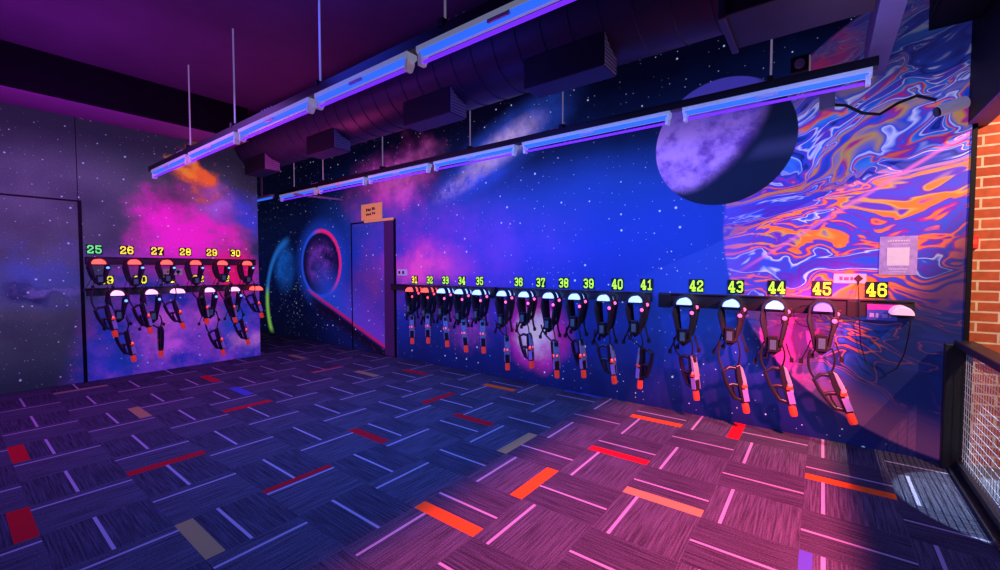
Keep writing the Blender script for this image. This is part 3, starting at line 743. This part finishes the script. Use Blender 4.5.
def pack(n, loc, rz, led, drop, tilt, yaw, where, big=False):
    v = get_vest(led, n % 2); v.location = loc; v.rotation_euler = (0, 0, rz); v.scale = (1, 1, .80 if 25 <= n <= 30 else 1)
    tag(v, 'black laser tag vest hanging on hook %d %s' % (n, where), 'vest', 'laser tag vests on the hooks')
    p = make_phaser(n, drop, tilt, yaw, big, .345 if 25 <= n <= 30 else (.38 if 30 < n < 36 else (.35 if n in (36, 38) else .25))); p.location = loc; p.rotation_euler = (0, 0, rz)
    tag(p, 'orange-tipped phaser hanging below the vest on hook %d %s' % (n, where), 'phaser', 'phasers hanging from the vests')
TI = {31:(.74,0,-.95),32:(.70,0,-1.0),33:(.71,.10,-.9),34:(.74,.12,-.9),35:(.72,.05,-.9),36:(.88,.03,-.85),37:(.84,.10,.1),38:(.87,.06,-.75),39:(.85,.12,-.35),40:(.86,.14,.1),41:(.86,-.05,2.7),
      42:(.88,.12,-.45),43:(.92,.18,.5),44:(.88,.22,.15),45:(.88,.36,.1)}
for n, (drop, tilt, yaw) in TI.items():
    pack(n, (SL[n], BACK, RZ), 0, 'led_red' if n < 33 else 'led_pink', drop, tilt, yaw, 'of the mural wall', n > 42)
TU = {25:(.92,.18,.3),26:(.92,.2,.5),27:(.90,.25,.2),28:(.86,.12,.8),29:(.88,.2,.7),30:(.85,.3,.1)}
for n, (drop, tilt, yaw) in TU.items():
    pack(n, (LEFT, UY[n], UZ), PI/2, 'led_blue', drop, tilt, yaw, 'in the upper left row')
TLw = {19:(.88,.16,.3),20:(.86,0,1.5),22:(.96,.22,.3),23:(.86,.25,.3)}
for n, (drop, tilt, yaw) in TLw.items():
    pack(n, (LEFT, LY[n], LZ), PI/2, 'led_blue', drop, tilt, yaw, 'in the lower left row')

# ================================================================== SIGNS AND SMALL WALL ITEMS
def bars(mb, rows, m, y0=-.0075, y1=-.0045, seed=1):
    rnd = random.Random(seed)
    for (x0, x1, z, h) in rows:
        x = x0
        while x < x1:
            w = rnd.uniform(.6, 1.1) * h
            mb.box(x, min(x + w, x1), y0, y1, z, z + h * rnd.uniform(.75, 1.0), m); x += w + h * .3
    return mb
s = MB().box(-.27, .27, -.02, 0, -.13, .13, 'orange_card').build('door_sign', None, (-5.94, BACK - .005, 2.345), 0, bevel=.002)
tag(s, 'orange sign with two short dark lines above the back wall door', 'sign')
bars(MB(), [(-.13, .0, .01, .05), (.03, .11, .02, .05), (-.13, .0, -.06, .04), (.03, .11, -.05, .04)], 'ink', -.023, -.02).build('lettering', s)
s = MB().box(-.11, .11, -.02, 0, -.05, .05, 'white_plastic').build('socket_plate', None, (-5.19, BACK, 1.345), 0, bevel=.004)
tag(s, 'small white double socket plate on the wall beside the door', 'socket')
h = MB(); h.box(-.075, -.035, -.024, -.02, -.02, .025, 'ink'); h.box(.015, .055, -.024, -.02, -.02, .025, 'ink'); h.build('socket_hole', s)
def card_sign(loc, rz, label, w=.20, h=.075):
    s = MB().box(-w/2, w/2, -.008, 0, -h/2, h/2, 'pink_card').build('card_sign', None, loc, rz, bevel=.001)
    tag(s, label, 'sign', 'pale card signs above empty hooks')
    bars(MB(), [(-w*.32, w*.10, -.014, .030)], 'ink_red', -.0095, -.008).build('lettering', s)
    d = MB(); cx = w*.26
    d.prism([(cx, .032), (cx + .030, .0), (cx, -.032), (cx - .030, .0)], -.012, -.008, 'ink'); d.box(cx - .006, cx + .006, -.012, -.008, -.045, -.02, 'ink'); d.build('diamond_mark', s)
    return s
card_sign((.175, BACK, 1.325), 0, 'pale pink card sign with dark diamond between numbers 45 and 46')
card_sign((LEFT, 1.98, 1.36), PI/2, 'pale pink card sign with dark diamond above number 21 at left', .22, .09)
p = MB().box(-.105, .105, -.008, 0, -.145, .145, 'lilac_card').build('poster', None, (.45, BACK, 1.50), 0, bevel=.001)
tag(p, 'lilac poster with blank pale square right of number 46', 'poster')
MB().box(-.062, .062, -.0105, -.008, -.075, .06, 'poster_white').build('pale_square', p)
bars(MB(), [(-.06, .06, .105, .013), (-.045, .05, .083, .008), (-.05, .05, -.105, .010), (-.04, .045, -.125, .007)], 'poster_white', -.0105, -.008, 4).build('lettering', p)
t = MB().box(-.085, .085, -.006, 0, -.06, .06, 'sign_blue').build('hook_tag', None, (.365, BACK - .0745, 1.075), 0, bevel=.001)
tag(t, 'small blue and pink printed tag on the rail under number 46', 'tag')
MB().box(-.085, .085, -.008, -.006, .018, .06, 'sign_pink').build('pink_band', t)
bars(MB(), [(-.07, -.02, -.04, .035), (.0, .05, -.04, .035)], 'lilac_card', -.008, -.006, 3).build('lettering', t)
c = MB(); c.tube([(.225, BACK - .012, 1.30), (.23, BACK - .10, 1.15), (.235, BACK - .10, 1.02), (.25, BACK - .05, .82), (.29, BACK - .03, .66), (.34, BACK - .02, .60)], .004, 'webbing', 5)
tag(c.build('dangling_wire'), 'thin dark cord hanging from the diamond on the card sign', 'cord', 'hanging cords')
c = MB(); c.tube([(.50, BACK - .26, 1.04), (.50, BACK - .20, .92), (.49, BACK - .12, .78), (.46, BACK - .06, .66), (.40, BACK - .03, .60)], .005, 'webbing', 5)
tag(c.build('dangling_wire'), 'dark cord drooping from the empty hook of number 46', 'cord', 'hanging cords')
c = MB(); c.tube([(-.09 + .09*math.cos(a), BACK - .09, 1.02 + .09*math.sin(a)) for a in [q*2*PI/20 for q in range(17)]], .003, 'webbing', 5)
tag(c.build('cord_loop'), 'thin looped cord on the wall left of the vest of number 45', 'cord', 'hanging cords')

b = empty('wall_projector', (-.17, BACK, 3.03)); tag(b, 'small black boxed projector on the wall above the far rail', 'projector')
MB().box(-.07, .05, -.16, 0, -.06, .07, 'black').build('body', b, bevel=.008)
MB().box(.05, .058, -.15, -.02, -.05, .06, 'white_plastic').build('side_plate', b, bevel=.002)
l = MB(); l.tube([(-.01, -.16, .0), (-.01, -.185, .0)], .035, 'gun_grey', 12, up=(0, 0, 1)); l.build('lens', b, smooth=True)
b = empty('wall_spotlight', (.67, BACK, 2.52)); tag(b, 'small pale cylindrical spotlight on the wall near the brick corner', 'spotlight')
l = MB(); l.tube([(-.05, -.10, -.02), (-.01, -.09, -.005), (.09, -.06, .025)], .042, 'white_plastic', 14, up=(0, 0, 1)); l.build('barrel', b, smooth=True)
l = MB(); l.tube([(-.062, -.104, -.024), (-.048, -.10, -.02)], .034, 'black', 14, up=(0, 0, 1)); l.build('lens', b, smooth=True)
MB().box(.0, .06, -.06, 0, -.02, .02, 'white_plastic').build('bracket', b)
b = MB().box(-.05, .05, -.05, 0, -.07, .07, 'gun_grey').build('junction_box', None, (.0, BACK, 2.74), 0, bevel=.006); tag(b, 'small grey junction box below the far rail on the marbled planet', 'junction box')
MB().box(-.042, .042, -.056, -.05, -.062, .062, 'gun_grey').build('cover', b)
c = MB(); c.tube([(.05, BACK - .02, 2.70), (.12, BACK - .02, 2.68), (.22, BACK - .015, 2.60), (.32, BACK - .015, 2.57), (.42, BACK - .015, 2.63), (.52, BACK - .015, 2.66), (.62, BACK - .03, 2.60)], .011, 'webbing', 6)
tag(c.build('black_cable'), 'black cable sagging from junction box to wall spotlight', 'cable')
b = MB().box(-.018, .018, -.03, 0, -.045, .045, 'alarm_red').build('call_point', None, (RIGHT + .050, BACK + .1, 1.59), 0, bevel=.004); tag(b, 'small red call point on the brick beside the mural edge', 'call point')
MB().box(-.011, .011, -.033, -.03, -.015, .02, 'muzzle').build('glass_panel', b)

# ================================================================== MESH RAILING at the right
g = empty('mesh_railing', (RIGHT - .01, 4.27, 0)); tag(g, 'black framed wire mesh railing at the right edge', 'railing')
MB().box(-.10, .035, -.06, .0, 0, .88, 'black').build('post', g, bevel=.004)
MB().box(-.03, .03, -2.36, -2.30, 0, .88, 'black').build('post', g, bevel=.004)
MB().box(-.05, .05, -2.36, .0, .86, .905, 'black').build('top_rail', g, bevel=.006)
MB().box(-.03, .03, -2.36, -.05, .04, .08, 'black').build('bottom_rail', g, bevel=.004)
w = MB()
y = -2.28
while y < -.06: w.box(-.0015, .0015, y, y + .003, .08, .86, 'steel'); y += .05
z = .11
while z < .86: w.box(-.0015, .0015, -2.30, -.06, z, z + .003, 'steel'); z += .05
w.build('wire_mesh', g)
MB().box(-.07, .05, -2.36, .0, 0, .02, 'black').build('floor_plate', g, bevel=.003)
m = MB(); m.box(1.05, 2.6, 2.6, 4.0, 0, .02, 'green'); tag(m.build('turf_mat'), 'green mat on the floor behind the mesh railing', 'mat')

# ================================================================== LIGHTS
def lamp(kind, name, loc, energy, color, **kw):
    l = bpy.data.lights.new(name, kind); l.energy = energy; l.color = color
    for k_, v_ in kw.items():
        if k_ not in ('target', 'scale', 'rot'): setattr(l, k_, v_)
    o = bpy.data.objects.new(name, l); COL.objects.link(o); o.location = loc
    if 'target' in kw: o.rotation_euler = (Vector(kw['target']) - Vector(loc)).to_track_quat('-Z', 'Y').to_euler()
    if 'rot' in kw: o.rotation_euler = kw['rot']
    if 'scale' in kw: o.scale = kw['scale']
    return o
# pink wash from the upper right, long in y, narrow across x: its edges lie parallel to y on the carpet
a = math.radians(30.2)
lamp('SPOT', 'pink_wash', (.77, 2.2, 2.32), 1450, (1.0, .10, .20), spot_size=math.radians(130), spot_blend=.16, use_square=True, shadow_soft_size=.08, rot=(0, a + .02, 0), scale=(math.tan(math.radians(18.2)) / math.tan(math.radians(65)), 1, 1))
lamp('AREA', 'blue_wash', (-2.7, 2.2, 2.55), 95, (.03, .20, 1.0), shape='RECTANGLE', size=2.0, size_y=.8, target=(-2.7, 2.6, 0))  # unseen area lamp added to make up for the dimmed tubes
lamp('AREA', 'wall_wash', (-2.6, 3.3, 2.55), 34, (.10, .22, 1.0), shape='RECTANGLE', size=6.0, size_y=.15, target=(-2.6, 4.4, 1.0))  # unseen area lamp added for more blue on the mural
lamp('AREA', 'violet_wash', (-5.2, .6, 2.9), 40, (.34, .12, .85), shape='RECTANGLE', size=2.5, size_y=1.6, target=(-5.4, 1.2, 0))  # unseen violet fill over the left carpet
lamp('POINT', 'magenta_wash', (-5.4, 2.6, 2.2), 26, (1.0, .05, .40), shadow_soft_size=.3)  # unseen magenta fill for the back left
lamp('POINT', 'ceiling_wash', (-5.6, .6, 2.4), 75, (.50, .03, .75), shadow_soft_size=.4)  # unseen lamp added to tint the ceiling purple
lamp('POINT', 'ceiling_blue', (-3.0, 1.5, 3.15), 20, (.03, .06, 1.0), shadow_soft_size=.4)  # unseen fill added to turn the middle ceiling blue
lamp('POINT', 'duct_blue', (-2.4, 2.75, 2.5), 3.5, (.03, .05, 1.0), shadow_soft_size=.2)  # weak unseen fill added for blue on the duct
lamp('POINT', 'beam_fill', (.1, 3.2, 2.3), 5, (.45, .4, 1.0), shadow_soft_size=.1)  # unseen fill added to brighten the beam
lamp('SPOT', 'brick_lamp', (2.0, 2.6, 2.9), 460, (1.0, .60, .40), spot_size=1.5, spot_blend=.5, target=(1.1, 4.5, 1.9))
lamp('SPOT', 'cool_patch', (2.1, 3.55, 2.6), 900, (.50, .72, 1.0), spot_size=.38, spot_blend=.08, target=(1.02, 3.66, 0), use_square=True)
W = bpy.data.worlds.new('world'); S.world = W; W.use_nodes = True
W.node_tree.nodes['Background'].inputs[0].default_value = (.05, .05, .16, 1); W.node_tree.nodes['Background'].inputs[1].default_value = .35

# ================================================================== CAMERA
cam = bpy.data.cameras.new('camera'); co = bpy.data.objects.new('camera', cam); COL.objects.link(co)
cam.sensor_width = 36; cam.lens = 36 * 425 / 1000; cam.clip_start = .05
yaw = math.atan2(322, 425); pitch = math.atan2(16, 425)
co.location = (0, 0, 1.4); co.rotation_euler = (PI/2 - pitch, 0, yaw)
S.camera = co
